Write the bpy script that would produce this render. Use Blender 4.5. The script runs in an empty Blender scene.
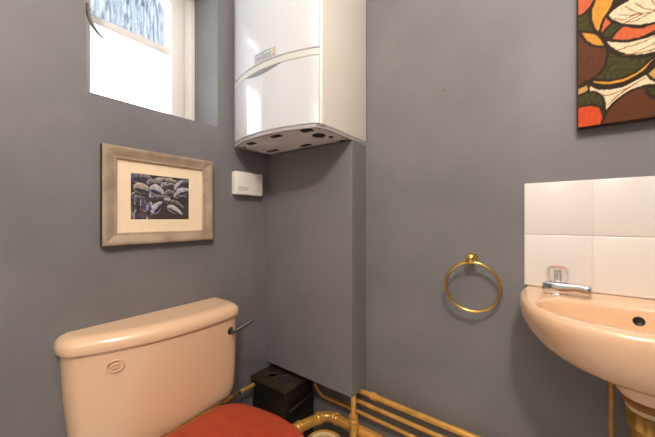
import bpy, bmesh, math, random
import numpy as np
from mathutils import Vector, Matrix

C = bpy.context.scene.collection
SC = bpy.context.scene
PI = math.pi

# ------------------------------------------------------------------ camera, world, lights, exposure
cd = bpy.data.cameras.new('camera')
cam = bpy.data.objects.new('camera', cd)
C.objects.link(cam)
cam.location = (1.06, -1.044, 1.06)
cam.rotation_euler = (PI / 2, 0, math.radians(36.8))
cd.sensor_width = 36.0
cd.lens = 291.0 / 655.0 * 36.0
cd.clip_start = 0.01
SC.camera = cam

SC.view_settings.view_transform = 'Standard'
SC.view_settings.look = 'None'
SC.view_settings.exposure = 0.0
SC.view_settings.gamma = 1.0
SC.view_settings.use_curve_mapping = False

world = bpy.data.worlds.new('overcast_sky')
SC.world = world
world.use_nodes = True
wb = world.node_tree.nodes['Background']
wb.inputs['Color'].default_value = (0.92, 0.955, 1.0, 1)
wb.inputs['Strength'].default_value = 8.0


def lamp(name, kind, loc, rot, energy, color, size, size_y=None):
    ld = bpy.data.lights.new(name, kind)
    ld.energy = energy
    ld.color = color
    if kind == 'AREA':
        ld.shape = 'RECTANGLE' if size_y else 'SQUARE'
        ld.size = size
        if size_y:
            ld.size_y = size_y
    else:
        ld.shadow_soft_size = size
    o = bpy.data.objects.new(name, ld)
    C.objects.link(o)
    o.location = loc
    o.rotation_euler = rot
    return o


lamp('ceiling_lamp', 'POINT', (1.28, -1.42, 2.2), (0, 0, 0), 55.0, (1.0, 0.925, 0.845), 0.065)
lamp('added_soft_fill', 'AREA', (0.95, -1.0, 2.44), (0, 0, 0), 5.0, (1.0, 0.97, 0.94), 1.2, 1.2)  # added soft fill under the ceiling, no fitting of the room


# ------------------------------------------------------------------ materials
def srgb(r, g, b):
    f = lambda c: (c / 255 / 12.92) if c / 255 <= 0.04045 else ((c / 255 + 0.055) / 1.055) ** 2.4
    return (f(r), f(g), f(b), 1)


def mat(name, col, rough=0.5, metal=0.0, var=0.0, scale=8.0, bump=0.0, bscale=60.0, stretch=(1, 1, 1),
        coat=0.0, spec=0.5, col2=None, coords='Object'):
    m = bpy.data.materials.new(name)
    m.use_nodes = True
    nt = m.node_tree
    p = nt.nodes['Principled BSDF']
    p.inputs['Base Color'].default_value = col
    p.inputs['Roughness'].default_value = rough
    p.inputs['Metallic'].default_value = metal
    p.inputs['Coat Weight'].default_value = coat
    p.inputs['Specular IOR Level'].default_value = spec
    tc = nt.nodes.new('ShaderNodeTexCoord')
    mp = nt.nodes.new('ShaderNodeMapping')
    mp.inputs['Scale'].default_value = stretch
    nt.links.new(tc.outputs[coords], mp.inputs['Vector'])
    if var > 0 or col2:
        n = nt.nodes.new('ShaderNodeTexNoise')
        n.inputs['Scale'].default_value = scale
        n.inputs['Detail'].default_value = 6
        nt.links.new(mp.outputs['Vector'], n.inputs['Vector'])
        r = nt.nodes.new('ShaderNodeValToRGB')
        c2 = col2 if col2 else tuple(min(1, c * (1 + var)) for c in col[:3]) + (1,)
        c1 = col if col2 else tuple(c * (1 - var) for c in col[:3]) + (1,)
        r.color_ramp.elements[0].position = 0.32
        r.color_ramp.elements[1].position = 0.68
        r.color_ramp.elements[0].color = c1
        r.color_ramp.elements[1].color = c2
        nt.links.new(n.outputs['Fac'], r.inputs['Fac'])
        nt.links.new(r.outputs['Color'], p.inputs['Base Color'])
    if bump > 0:
        n2 = nt.nodes.new('ShaderNodeTexNoise')
        n2.inputs['Scale'].default_value = bscale
        n2.inputs['Detail'].default_value = 4
        nt.links.new(mp.outputs['Vector'], n2.inputs['Vector'])
        b = nt.nodes.new('ShaderNodeBump')
        b.inputs['Strength'].default_value = bump
        b.inputs['Distance'].default_value = 0.004
        nt.links.new(n2.outputs['Fac'], b.inputs['Height'])
        nt.links.new(b.outputs['Normal'], p.inputs['Normal'])
    return m


M = {}
M['wall'] = mat('grey_wall_paint', srgb(125, 122, 123), 0.5, var=0.10, scale=4.0, bump=0.14, bscale=14, spec=0.35)
M['boxing'] = mat('grey_boxing_paint', srgb(125, 122, 123), 0.48, var=0.06, scale=4.5, bump=0.06, bscale=18, spec=0.35)
M['ceiling'] = mat('ceiling_paint', srgb(236, 232, 226), 0.7, var=0.02)
M['floor'] = mat('pale_floor', srgb(228, 224, 220), 0.5, var=0.03, scale=6)
M['white_wood'] = mat('white_gloss_paint', srgb(238, 234, 228), 0.3, var=0.02, scale=10)
M['eave'] = mat('eave_board', srgb(50, 55, 64), 0.8, var=0.35, scale=7)
M['ceramic'] = mat('pink_beige_ceramic', srgb(239, 199, 162), 0.16, var=0.015, scale=3, coat=0.4)
M['basin'] = mat('peach_ceramic', srgb(236, 193, 154), 0.14, var=0.02, scale=3, coat=0.4)
M['red_wood'] = mat('red_stained_wood', srgb(158, 55, 30), 0.38, col2=srgb(192, 76, 44), scale=5, stretch=(0.7, 3, 3), bump=0.05, bscale=25)
M['chrome'] = mat('chrome', (0.75, 0.77, 0.8, 1), 0.12, 1.0, var=0.02)
M['dark_chrome'] = mat('tarnished_chrome', (0.10, 0.092, 0.085, 1), 0.5, 0.7, var=0.2, scale=30)
M['brass'] = mat('polished_brass', (0.83, 0.55, 0.16, 1), 0.17, 1.0, var=0.06, scale=30)
M['gold_pipe'] = mat('gold_painted_pipe', srgb(224, 168, 82), 0.33, 0.38, var=0.18, scale=22, bump=0.15, bscale=70)
M['old_brass'] = mat('aged_brass', srgb(176, 136, 70), 0.34, 0.7, var=0.25, scale=25)
M['copper'] = mat('copper_pipe', srgb(204, 154, 82), 0.35, 0.5, var=0.2, scale=20)
M['boiler'] = mat('boiler_enamel', srgb(209, 209, 211), 0.08, var=0.005, scale=2, coat=0.5)
M['boiler_side'] = mat('boiler_side_enamel', srgb(236, 228, 216), 0.3, var=0.008, scale=3)
M['boiler_band'] = mat('boiler_band_plastic', srgb(208, 205, 196), 0.35, var=0.01)
M['recess_shade'] = mat('recess_shade_grey', srgb(132, 134, 134), 0.5, var=0.02)  # grey imitates the shade inside the grip scoop
M['badge_grey'] = mat('badge_grey', srgb(170, 174, 176), 0.35, 0.2, var=0.02)
M['badge_tan'] = mat('badge_tan', srgb(206, 184, 156), 0.4, var=0.02)
M['tray'] = mat('boiler_tray_metal', srgb(242, 238, 238), 0.45, 0.0, var=0.07, scale=14)
M['tray_rim'] = mat('boiler_tray_rim', srgb(168, 162, 158), 0.5, 0.0, var=0.04)
M['black'] = mat('hole_shade_black', srgb(44, 42, 41), 0.6, var=0.2, scale=20)  # near-black colour stands in for shade inside slots, ports and vents
M['pump'] = mat('plastic_and_hole_black', srgb(17, 14, 11), 0.42, col2=srgb(28, 22, 15), scale=18, bump=0.1)
M['pump_lid'] = mat('dusty_black_lid', srgb(32, 25, 15), 0.45, col2=srgb(58, 45, 26), scale=16, bump=0.12)
M['white_plastic'] = mat('white_plastic', srgb(242, 236, 226), 0.4, var=0.01)
M['grey_text_groove'] = mat('grey_print_and_groove', srgb(168, 160, 150), 0.6, var=0.02)
M['mat_board'] = mat('cream_mat_board', srgb(248, 224, 190), 0.8, var=0.015, scale=40)
M['moulding'] = mat('champagne_wood', srgb(164, 140, 118), 0.36, 0.25, col2=srgb(202, 180, 156), scale=14, stretch=(1, 1, 1), bump=0.1, bscale=40)
M['frame_edge'] = mat('dark_frame_edge', srgb(52, 46, 46), 0.5, var=0.1)
M['tile'] = mat('white_tile', srgb(235, 227, 219), 0.16, var=0.012, scale=6, coat=0.3)
M['grout'] = mat('grout', srgb(232, 224, 214), 0.8, var=0.03)
M['rust'] = mat('rusty_seal', srgb(150, 92, 36), 0.6, var=0.3, scale=30)
M['seal'] = mat('white_seal', srgb(216, 188, 142), 0.5, var=0.05)
M['canvas_edge'] = mat('canvas_edge', srgb(70, 40, 22), 0.7, var=0.2, scale=20)
M['red_cap'] = mat('red_cap', srgb(206, 140, 132), 0.3, var=0.03)
M['brass_screw'] = mat('screw_brass', srgb(150, 112, 62), 0.4, 0.6, var=0.1)
M['stay'] = mat('window_stay_metal', srgb(178, 168, 152), 0.4, 0.2, var=0.05)


def art_mat(name, rough=0.5):
    m = bpy.data.materials.new(name)
    m.use_nodes = True
    nt = m.node_tree
    p = nt.nodes['Principled BSDF']
    a = nt.nodes.new('ShaderNodeVertexColor')
    a.layer_name = 'paint'
    n = nt.nodes.new('ShaderNodeTexNoise')
    n.inputs['Scale'].default_value = 60
    tc = nt.nodes.new('ShaderNodeTexCoord')
    nt.links.new(tc.outputs['Object'], n.inputs['Vector'])
    r = nt.nodes.new('ShaderNodeValToRGB')
    r.color_ramp.elements[0].color = (0.75, 0.75, 0.75, 1)
    r.color_ramp.elements[1].color = (1.2, 1.2, 1.2, 1)
    nt.links.new(n.outputs['Fac'], r.inputs['Fac'])
    mx = nt.nodes.new('ShaderNodeMixRGB')
    mx.blend_type = 'MULTIPLY'
    mx.inputs['Fac'].default_value = 1
    nt.links.new(a.outputs['Color'], mx.inputs['Color1'])
    nt.links.new(r.outputs['Color'], mx.inputs['Color2'])
    nt.links.new(mx.outputs['Color'], p.inputs['Base Color'])
    p.inputs['Roughness'].default_value = rough
    p.inputs['Specular IOR Level'].default_value = 0.15
    return m


M['art'] = art_mat('painted_canvas', 0.6)
M['print'] = art_mat('pastel_print', 0.6)


def pane_mat(name, lo, hi):
    """reeded obscure glass: vertical streaks that scatter, with clear streaks between"""
    m = bpy.data.materials.new(name)
    m.use_nodes = True
    nt = m.node_tree
    nt.nodes.remove(nt.nodes['Principled BSDF'])
    out = nt.nodes['Material Output']
    tc = nt.nodes.new('ShaderNodeTexCoord')
    mp = nt.nodes.new('ShaderNodeMapping')
    mp.inputs['Scale'].default_value = (1, 130, 16)
    nt.links.new(tc.outputs['Object'], mp.inputs['Vector'])
    n = nt.nodes.new('ShaderNodeTexNoise')
    n.inputs['Scale'].default_value = 1.0
    n.inputs['Detail'].default_value = 3
    nt.links.new(mp.outputs['Vector'], n.inputs['Vector'])
    r = nt.nodes.new('ShaderNodeMapRange')
    r.inputs['From Min'].default_value = 0.38
    r.inputs['From Max'].default_value = 0.62
    r.inputs['To Min'].default_value = lo
    r.inputs['To Max'].default_value = hi
    nt.links.new(n.outputs['Fac'], r.inputs['Value'])
    tr = nt.nodes.new('ShaderNodeBsdfTransparent')
    tr.inputs['Color'].default_value = (0.92, 0.96, 1, 1)
    tl = nt.nodes.new('ShaderNodeBsdfTranslucent')
    tl.inputs['Color'].default_value = (0.92, 0.95, 0.98, 1)
    gl = nt.nodes.new('ShaderNodeBsdfGlossy')
    gl.inputs['Roughness'].default_value = 0.15
    mx = nt.nodes.new('ShaderNodeMixShader')
    nt.links.new(r.outputs['Result'], mx.inputs['Fac'])
    nt.links.new(tr.outputs[0], mx.inputs[1])
    nt.links.new(tl.outputs[0], mx.inputs[2])
    m2 = nt.nodes.new('ShaderNodeMixShader')
    m2.inputs['Fac'].default_value = 0.05
    nt.links.new(mx.outputs[0], m2.inputs[1])
    nt.links.new(gl.outputs[0], m2.inputs[2])
    nt.links.new(m2.outputs[0], out.inputs['Surface'])
    return m


M['pane'] = pane_mat('reeded_obscure_glass', 0.0, 0.085)


def acrylic_mat():
    m = bpy.data.materials.new('clear_acrylic')
    m.use_nodes = True
    p = m.node_tree.nodes['Principled BSDF']
    p.inputs['Base Color'].default_value = (0.97, 0.95, 0.94, 1)
    p.inputs['Transmission Weight'].default_value = 0.92
    p.inputs['Roughness'].default_value = 0.12
    p.inputs['IOR'].default_value = 1.42
    return m


M['acrylic'] = acrylic_mat()


# ------------------------------------------------------------------ mesh helpers
ROOT = {}


def empty(name, loc, label=None, cat=None, group=None, kind=None):
    o = bpy.data.objects.new(name, None)
    C.objects.link(o)
    o.location = loc
    o.empty_display_size = 0.05
    tag(o, label, cat, group, kind)
    ROOT[o] = Vector(loc)
    return o


def tag(o, label=None, cat=None, group=None, kind=None):
    if label: o['label'] = label
    if cat: o['category'] = cat
    if group: o['group'] = group
    if kind: o['kind'] = kind
    return o


def obj(name, bm, m, parent=None, smooth=True, angle=38, origin=None, label=None):
    """link a bmesh in world coordinates as one object (children keep the root's origin)"""
    bmesh.ops.recalc_face_normals(bm, faces=bm.faces[:])
    off = ROOT[parent] if parent is not None else Vector(origin or (0, 0, 0))
    bmesh.ops.translate(bm, verts=bm.verts[:], vec=-off)
    me = bpy.data.meshes.new(name)
    bm.to_mesh(me)
    bm.free()
    for mm in (m if isinstance(m, (list, tuple)) else [m]):
        me.materials.append(mm)
    if smooth:
        for p in me.polygons:
            p.use_smooth = True
        me.set_sharp_from_angle(angle=math.radians(angle))
    o = bpy.data.objects.new(name, me)
    C.objects.link(o)
    if parent is not None:
        o.parent = parent
    else:
        o.location = off
    ROOT[o] = off
    if label: o['label'] = label
    return o


def B():
    return bmesh.new()


def box(bm, x0, x1, y0, y1, z0, z1, bev=0.0, seg=2):
    r = bmesh.ops.create_cube(bm, size=1)
    vs = r['verts']
    for v in vs:
        v.co = Vector(((x0 + x1) / 2 + v.co.x * (x1 - x0), (y0 + y1) / 2 + v.co.y * (y1 - y0), (z0 + z1) / 2 + v.co.z * (z1 - z0)))
    if bev > 0:
        es = list({e for v in vs for e in v.link_edges})
        bmesh.ops.bevel(bm, geom=es, offset=bev, segments=seg, affect='EDGES', profile=0.5)
    return bm


def loft(bm, rings, cap0=True, cap1=True, closed=True):
    R = [[bm.verts.new(p) for p in ring] for ring in rings]
    n = len(R[0])
    for a, b in zip(R[:-1], R[1:]):
        for i in range(n if closed else n - 1):
            j = (i + 1) % n
            bm.faces.new((a[i], a[j], b[j], b[i]))
    if cap0: bm.faces.new(R[0][::-1])
    if cap1: bm.faces.new(R[-1])
    return bm


def lathe(bm, prof, base, axis=(0, 0, 1), n=32, flute=0.0, nf=0):
    """prof: list of (radius, height along axis)"""
    ax = Vector(axis).normalized()
    u = ax.orthogonal().normalized()
    w = ax.cross(u)
    base = Vector(base)
    rings = []
    for r, h in prof:
        ring = []
        for i in range(n):
            a = 2 * PI * i / n
            rr = max(r, 1e-4) * (1 + (flute * math.cos(nf * a) if nf else 0))
            ring.append(base + ax * h + (u * math.cos(a) + w * math.sin(a)) * rr)
        rings.append(ring)
    return loft(bm, rings)


def smooth_path(pts, k=8):
    P = [Vector(p) for p in pts]
    out = []
    for i in range(len(P) - 1):
        p0 = P[max(i - 1, 0)]; p1 = P[i]; p2 = P[i + 1]; p3 = P[min(i + 2, len(P) - 1)]
        for s in range(k):
            t = s / k
            out.append(0.5 * ((2 * p1) + (p2 - p0) * t + (2 * p0 - 5 * p1 + 4 * p2 - p3) * t * t + (3 * p1 - p0 - 3 * p2 + p3) * t ** 3))
    out.append(P[-1])
    return out


def fillet(pts, r, k=6):
    """polyline with rounded corners"""
    P = [Vector(p) for p in pts]
    out = [P[0]]
    for i in range(1, len(P) - 1):
        a = (P[i - 1] - P[i]); b = (P[i + 1] - P[i])
        d = min(r, a.length * 0.49, b.length * 0.49)
        s = P[i] + a.normalized() * d
        e = P[i] + b.normalized() * d
        for q in range(k + 1):
            t = q / k
            out.append(s * (1 - t) ** 2 + P[i] * 2 * t * (1 - t) + e * t * t)
    out.append(P[-1])
    return out


def tube(bm, path, r, n=16, rads=None, flat=None):
    P = [Vector(p) for p in path]
    t = (P[1] - P[0]).normalized()
    u = t.orthogonal().normalized()
    rings = []
    for i, p in enumerate(P):
        if i == 0: tn = (P[1] - P[0])
        elif i == len(P) - 1: tn = (P[-1] - P[-2])
        else: tn = (P[i + 1] - P[i - 1])
        tn.normalize()
        u = (u - tn * u.dot(tn)).normalized()
        w = tn.cross(u)
        rr = rads[i] if rads else r
        rings.append([p + (u * math.cos(2 * PI * k / n) + w * math.sin(2 * PI * k / n)) * rr for k in range(n)])
    return loft(bm, rings)


def torus(bm, c, axis, R, r, n=64, m=16):
    ax = Vector(axis).normalized(); u = ax.orthogonal().normalized(); w = ax.cross(u); c = Vector(c)
    V = []
    for i in range(n):
        a = 2 * PI * i / n
        d = u * math.cos(a) + w * math.sin(a)
        V.append([bm.verts.new(c + d * (R + r * math.cos(2 * PI * j / m)) + ax * r * math.sin(2 * PI * j / m)) for j in range(m)])
    for i in range(n):
        for j in range(m):
            bm.faces.new((V[i][j], V[(i + 1) % n][j], V[(i + 1) % n][(j + 1) % m], V[i][(j + 1) % m]))
    return bm


def offset_poly(pts, d):
    """inset a 2-D polygon (counter-clockwise or not) by d towards its inside"""
    n = len(pts)
    area = sum(pts[i][0] * pts[(i + 1) % n][1] - pts[(i + 1) % n][0] * pts[i][1] for i in range(n))
    s = 1 if area > 0 else -1
    out = []
    for i in range(n):
        p0 = Vector(pts[i - 1]); p1 = Vector(pts[i]); p2 = Vector(pts[(i + 1) % n])
        e1 = (p1 - p0).normalized(); e2 = (p2 - p1).normalized()
        n1 = Vector((-e1.y, e1.x)) * s; n2 = Vector((-e2.y, e2.x)) * s
        nn = (n1 + n2)
        nn = nn.normalized() if nn.length > 1e-6 else n1
        q = p1 + nn * d / max(0.5, nn.dot(n1))
        out.append((q.x, q.y))
    return out


def ring_frame(bm, x0, x1, y0, y1, z0, z1, w, wb=None, wt=None, bev=0.004):
    wb = wb or w; wt = wt or w
    box(bm, x0, x1, y0, y0 + w, z0, z1, bev)
    box(bm, x0, x1, y1 - w, y1, z0, z1, bev)
    box(bm, x0, x1, y0 + w, y1 - w, z0, z0 + wb, bev)
    box(bm, x0, x1, y0 + w, y1 - w, z1 - wt, z1, bev)
    return bm


# ------------------------------------------------------------------ the room
XR, YF, ZC = 1.70, -1.85, 2.45
WY0, WY1, WZ0, WZ1 = -0.790, -0.369, 1.428, 2.03       # window opening in the left wall
T = 0.25
bm = B()
box(bm, -T, 0, YF - 0.1, WY0, 0, ZC)
box(bm, -T, 0, WY1, 0.1, 0, ZC)
box(bm, -T, 0, WY0, WY1, 0, WZ0)
box(bm, -T, 0, WY0, WY1, WZ1, ZC)
tag(obj('wall_left', bm, M['wall'], smooth=False), kind='structure')
tag(obj('wall_back', box(B(), 0, XR, 0, 0.1, 0, ZC), M['wall'], smooth=False), kind='structure')
tag(obj('wall_right', box(B(), XR, XR + 0.1, YF - 0.1, 0.1, 0, ZC), M['wall'], smooth=False), kind='structure')
tag(obj('wall_front', box(B(), 0, XR, YF - 0.1, YF, 0, ZC), M['wall'], smooth=False), kind='structure')
tag(obj('floor', box(B(), -T, XR + 0.1, YF - 0.1, 0.1, -0.1, 0), M['floor'], smooth=False), kind='structure')
tag(obj('ceiling', box(B(), -T, XR + 0.1, YF - 0.1, 0.1, ZC, ZC + 0.1), M['ceiling'], smooth=False), kind='structure')
bm = B()  # unseen door behind the camera, put in to bounce lamp light onto the boiler
DX0, DX1 = 0.45, 1.21
box(bm, DX0, DX1, YF - 0.02, YF + 0.012, 0.004, 1.98, 0.002)
for z0, z1 in ((0.18, 0.85), (1.02, 1.82)):
    for x0, x1 in ((DX0 + 0.10, DX0 + 0.34), (DX0 + 0.42, DX1 - 0.10)):
        ring_frame(bm, x0, x1, YF + 0.010, YF + 0.018, z0, z1, 0.018, bev=0.003)
for x0, x1, z0, z1 in ((DX0 - 0.07, DX0, 0, 2.05), (DX1, DX1 + 0.07, 0, 2.05), (DX0, DX1, 1.985, 2.05)):
    box(bm, x0, x1, YF - 0.02, YF + 0.02, z0, z1, 0.003)
dr = tag(obj('bounce_door_1', bm, M['white_wood'], origin=((DX0 + DX1) / 2, YF, 0)), kind='structure')
bm = B()
lathe(bm, [(0.0, 0.0), (0.024, 0.0), (0.024, 0.004), (0.010, 0.008), (0.010, 0.03), (0.024, 0.036), (0.027, 0.048), (0.02, 0.058), (0.0, 0.06)], (DX0 + 0.055, YF + 0.012, 1.0), (0, 1, 0), 24)
obj('door_knob', bm, M['brass'], dr)
# eave outside, above the window
tag(obj('trim_1', box(B(), -1.13, -T, -2.2, 1.2, 2.20, 2.28), M['eave'], smooth=False), kind='structure')

# window
win = empty('window_1', (-0.2, (WY0 + WY1) / 2, WZ0), kind='structure')
FX0, FX1 = -0.235, -0.175


YL, YR = WY0 + 0.020, WY1 - 0.050                        # casement extents
GL, GR = YL + 0.034, YR - 0.054                          # glass extents
bm = B()
box(bm, FX0, FX1 - 0.005, WY0, YL, WZ0, WZ1, 0.003)
box(bm, FX0, FX1 - 0.005, YR, WY1 - 0.022, WZ0, WZ1, 0.003)
box(bm, FX0, FX1 + 0.004, WY1 - 0.022, WY1, WZ0, WZ1, 0.003)
box(bm, FX0, FX1 - 0.005, YL, YR, WZ0, WZ0 + 0.026, 0.003)
box(bm, FX0, FX1 - 0.005, YL, YR, WZ1 - 0.03, WZ1, 0.003)
obj('window_frame', bm, M['white_wood'], win)
bm = B()
box(bm, FX0 + 0.005, FX1 + 0.008, YL, GL, WZ0 + 0.024, WZ1 - 0.028, 0.004)
box(bm, FX0 + 0.005, FX1 + 0.008, GR, YR, WZ0 + 0.024, WZ1 - 0.028, 0.004)
box(bm, FX0 + 0.005, FX1 + 0.008, GL, GR, WZ0 + 0.024, WZ0 + 0.050, 0.004)
box(bm, FX0 + 0.005, FX1 + 0.008, GL, GR, WZ1 - 0.064, WZ1 - 0.028, 0.004)
cas = obj('casement', bm, M['white_wood'], win)
bm = B()
box(bm, FX0 + 0.008, FX1 - 0.004, GL - 0.002, GR + 0.002, 1.729, 1.760, 0.005)
# small corner fillets of the upper light
for yy, s in ((GR + 0.001, -1), (GL - 0.001, 1)):
    pts = [(yy, 1.967), (yy + s * 0.028, 1.967), (yy + s * 0.012, 1.958), (yy, 1.936)]
    loft(bm, [[(x, y, z) for y, z in pts] for x in (FX0 + 0.01, FX1 + 0.004)])
obj('glazing_bar', bm, M['white_wood'], win)
for z0, z1 in ((1.47, 1.735), (1.754, 1.975)):
    obj('pane', box(B(), -0.212, -0.208, GL - 0.006, GR + 0.006, z0, z1), M['pane'], win, smooth=False)
# curved catch on the left stile
bm = B()
lathe(bm, [(0.011, 0), (0.011, 0.006), (0.007, 0.012), (0.007, 0.022)], (FX1 + 0.006, -0.747, 1.752), (1, 0, 0), 16)
path = smooth_path([(-0.15, -0.749, 1.768), (-0.15, -0.748, 1.742), (-0.15, -0.741, 1.715), (-0.15, -0.727, 1.692), (-0.15, -0.706, 1.676)], 6)
tube(bm, path, 0.006, 12, rads=[0.0065 - 0.002 * i / (len(path) - 1) for i in range(len(path))])
obj('window_catch', bm, M['stay'], win)

# ------------------------------------------------------------------ pipe boxing below the boiler
bx = empty('pipe_boxing', (0.23, -0.055, 0.38), 'grey painted pipe boxing column in the corner under the boiler', 'boxing')
obj('front_panel', box(B(), 0.0, 0.475, -0.107, -0.095, 0.380, 1.357, 0.0015), M['boxing'], bx, smooth=False)
obj('side_panel', box(B(), 0.463, 0.475, -0.095, 0.0, 0.380, 1.357, 0.001), M['boxing'], bx, smooth=False)
for x, z in ((0.24, 1.186), (0.041, 0.819), (0.041, 0.53)):
    bm = B()
    lathe(bm, [(0.0045, 0), (0.0045, 0.0012), (0.0025, 0.0022), (0.0015, 0.0015)], (x, -0.107, z), (0, -1, 0), 14)
    obj('screw', bm, M['brass_screw'], bx)
for y, z in ((-0.055, 1.155), (-0.055, 0.82)):
    bm = B()
    lathe(bm, [(0.0045, 0), (0.0045, 0.0012), (0.0025, 0.0022), (0.0015, 0.0015)], (0.475, y, z), (1, 0, 0), 14)
    obj('screw', bm, M['brass_screw'], bx)

# ------------------------------------------------------------------ boiler
XB0, XB1 = 0.018, 0.480
bo = empty('boiler', (0.247, -0.15, 1.362), 'white wall mounted gas boiler with curved two-part front hanging in the corner', 'boiler')


def front_y(x, bulge=0.046, end=-0.308):
    s = (x - 0.247) / 0.227
    return end - bulge * (1 - s * s)


def front_slab(bm, z0, z1, inset=0.0, back=-0.298, bev=0.003, n=28, x0=XB0 + 0.001, x1=XB1 - 0.008):
    pts = []
    for i in range(n + 1):
        x = x0 + (x1 - x0) * i / n
        y = front_y(x) + inset
        # rounded ends
        e = min(x - x0, x1 - x)
        if e < 0.006:
            y += (0.006 - e) * 0.7
        pts.append((x, y))
    pts += [(x1, back), (x0, back)]
    prof = [(bev, z0), (0, z0 + bev), (0, z1 - bev), (bev, z1)]
    rings = []
    for d, z in prof:
        q = offset_poly(pts, d) if d else pts
        rings.append([(a, b, z) for a, b in q])
    return loft(bm, rings)


bm = B()
box(bm, XB0, XB1, -0.300, -0.002, 1.366, 2.09, 0.009, 3)
obj('casing', bm, M['boiler_side'], bo)
obj('upper_front', front_slab(B(), 1.616, 2.088), M['boiler'], bo)
flap = obj('lower_flap', front_slab(B(), 1.369, 1.5915), M['boiler'], bo)
obj('trim_band', front_slab(B(), 1.592, 1.6155, 0.0015, bev=0.0025), M['boiler_band'], bo)
# grip scoop below the band: raised grey sliver, its shade put into the colour
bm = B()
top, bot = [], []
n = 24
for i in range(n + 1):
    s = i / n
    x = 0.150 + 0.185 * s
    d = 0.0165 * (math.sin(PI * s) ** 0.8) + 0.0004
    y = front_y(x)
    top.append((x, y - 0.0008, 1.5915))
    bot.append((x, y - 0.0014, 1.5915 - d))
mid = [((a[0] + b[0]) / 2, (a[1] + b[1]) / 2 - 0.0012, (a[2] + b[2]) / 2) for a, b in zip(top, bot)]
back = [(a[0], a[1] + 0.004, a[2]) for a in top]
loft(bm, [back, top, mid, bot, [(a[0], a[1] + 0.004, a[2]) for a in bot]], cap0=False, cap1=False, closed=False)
obj('grip_shade', bm, M['recess_shade'], bo)
# badge: outlined plate with lettering and a tan emblem at its right
by = lambda x: front_y(x) - 0.0005
bm = B()
BX0, BX1, BZ0, BZ1 = 0.212, 0.317, 1.624, 1.652


def strip(bm, x0, x1, z0, z1, th=0.0012, n=6):
    rings = []
    for i in range(n + 1):
        x = x0 + (x1 - x0) * i / n
        y = by(x)
        rings.append([(x, y + 0.001, z0), (x, y - th, z0), (x, y - th, z1), (x, y + 0.001, z1)])
    loft(bm, rings)


strip(bm, BX0, BX1, BZ1 - 0.0016, BZ1)
strip(bm, BX0, BX1, BZ0, BZ0 + 0.0016)
strip(bm, BX0, BX0 + 0.002, BZ0, BZ1, n=1)
strip(bm, BX1 - 0.002, BX1, BZ0, BZ1, n=1)
badge = obj('badge', bm, M['badge_grey'], bo)


def text_bm(s, size, squeeze=1.0, depth=0.0008):
    cu = bpy.data.curves.new('lettering', 'FONT')
    cu.body = s
    cu.size = size
    cu.extrude = depth
    cu.align_x = 'LEFT'
    to = bpy.data.objects.new('lettering_source', cu)
    C.objects.link(to)
    bpy.context.view_layer.update()
    dg = bpy.context.evaluated_depsgraph_get()
    me = bpy.data.meshes.new_from_object(to.evaluated_get(dg))
    bpy.data.objects.remove(to)
    bpy.data.curves.remove(cu)
    bm = B()
    bm.from_mesh(me)
    bpy.data.meshes.remove(me)
    for v in bm.verts:
        v.co.x *= squeeze
    return bm


bm = text_bm('Vaillant', 0.026)
w = max(v.co.x for v in bm.verts) - min(v.co.x for v in bm.verts)
k = 0.081 / w
for v in bm.verts:
    x = BX0 + 0.004 + v.co.x * k
    v.co = Vector((x, by(x) - 0.0006 - v.co.z, BZ0 + 0.006 + v.co.y * 0.95))
obj('lettering', bm, M['badge_grey'], badge, smooth=False)
bm = B()
strip(bm, BX1 - 0.0145, BX1 - 0.003, BZ0 + 0.002, BZ1 - 0.002, 0.0014, 2)
obj('emblem', bm, M['badge_tan'], badge)
# underside tray with dark pieces painted as the shade in slots and holes
bm = B()
pts = [(XB0 + 0.004 + 0.44 * i / 24, front_y(XB0 + 0.004 + 0.44 * i / 24) + 0.004) for i in range(25)]
pts += [(XB1 - 0.004, -0.27), (XB1 - 0.004, -0.004), (XB0 + 0.004, -0.004)]
ins = offset_poly(pts, 0.016)
loft(bm, [[(a, b, 1.368) for a, b in pts], [(a, b, 1.3575) for a, b in pts], [(a, b, 1.3575) for a, b in offset_poly(pts, 0.005)],
          [(a, b, 1.3635) for a, b in offset_poly(pts, 0.008)], [(a, b, 1.3635) for a, b in ins]])
tray = obj('bottom_tray', bm, M['tray'], bo, angle=20)
bm = B()
o1 = offset_poly(pts, -0.0008)
loft(bm, [[(a, b, z) for a, b in q] for q, z in ((pts, 1.3675), (o1, 1.3670), (o1, 1.3572), (offset_poly(pts, 0.002), 1.3566), (offset_poly(pts, 0.0065), 1.3566), (offset_poly(pts, 0.0075), 1.3600))], False, False)
obj('rim', bm, M['tray_rim'], tray, angle=25)
for x0, x1, y0, y1 in ((0.13, 0.24, -0.262, -0.17), (0.30, 0.37, -0.26, -0.155), (0.05, 0.115, -0.245, -0.19)):
    obj('cover_plate', box(B(), x0, x1, y0, y1, 1.3612, 1.364, 0.001), M['tray'], tray)
for x, y, sx, sy in ((0.110, -0.288, 0.021, 0.011), (0.268, -0.300, 0.023, 0.010), (0.404, -0.286, 0.022, 0.013), (0.268, -0.135, 0.026, 0.008), (0.085, -0.15, 0.034, 0.008)):
    bm = B()
    box(bm, x - sx, x + sx, y - sy, y + sy, 1.3605, 1.3640, 0.001)
    box(bm, x - sx * 0.6, x + sx * 0.6, y - sy * 1.2, y - sy * 0.5, 1.3595, 1.3640, 0.001)
    obj('slot_shade', bm, M['black'], tray)
for x, y, r in ((0.400, -0.214, 0.024), (0.424, -0.172, 0.009), (0.425, -0.095, 0.012), (0.455, -0.278, 0.007), (0.04, -0.268, 0.006)):
    bm = B()
    lathe(bm, [(r, 0.0), (r, 0.003), (r * 0.85, 0.0036), (r * 0.75, 0.0012), (0, 0.0012)], (x, y, 1.3640), (0, 0, -1), 24)
    obj('port_shade', bm, M['black'], tray)

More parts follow.
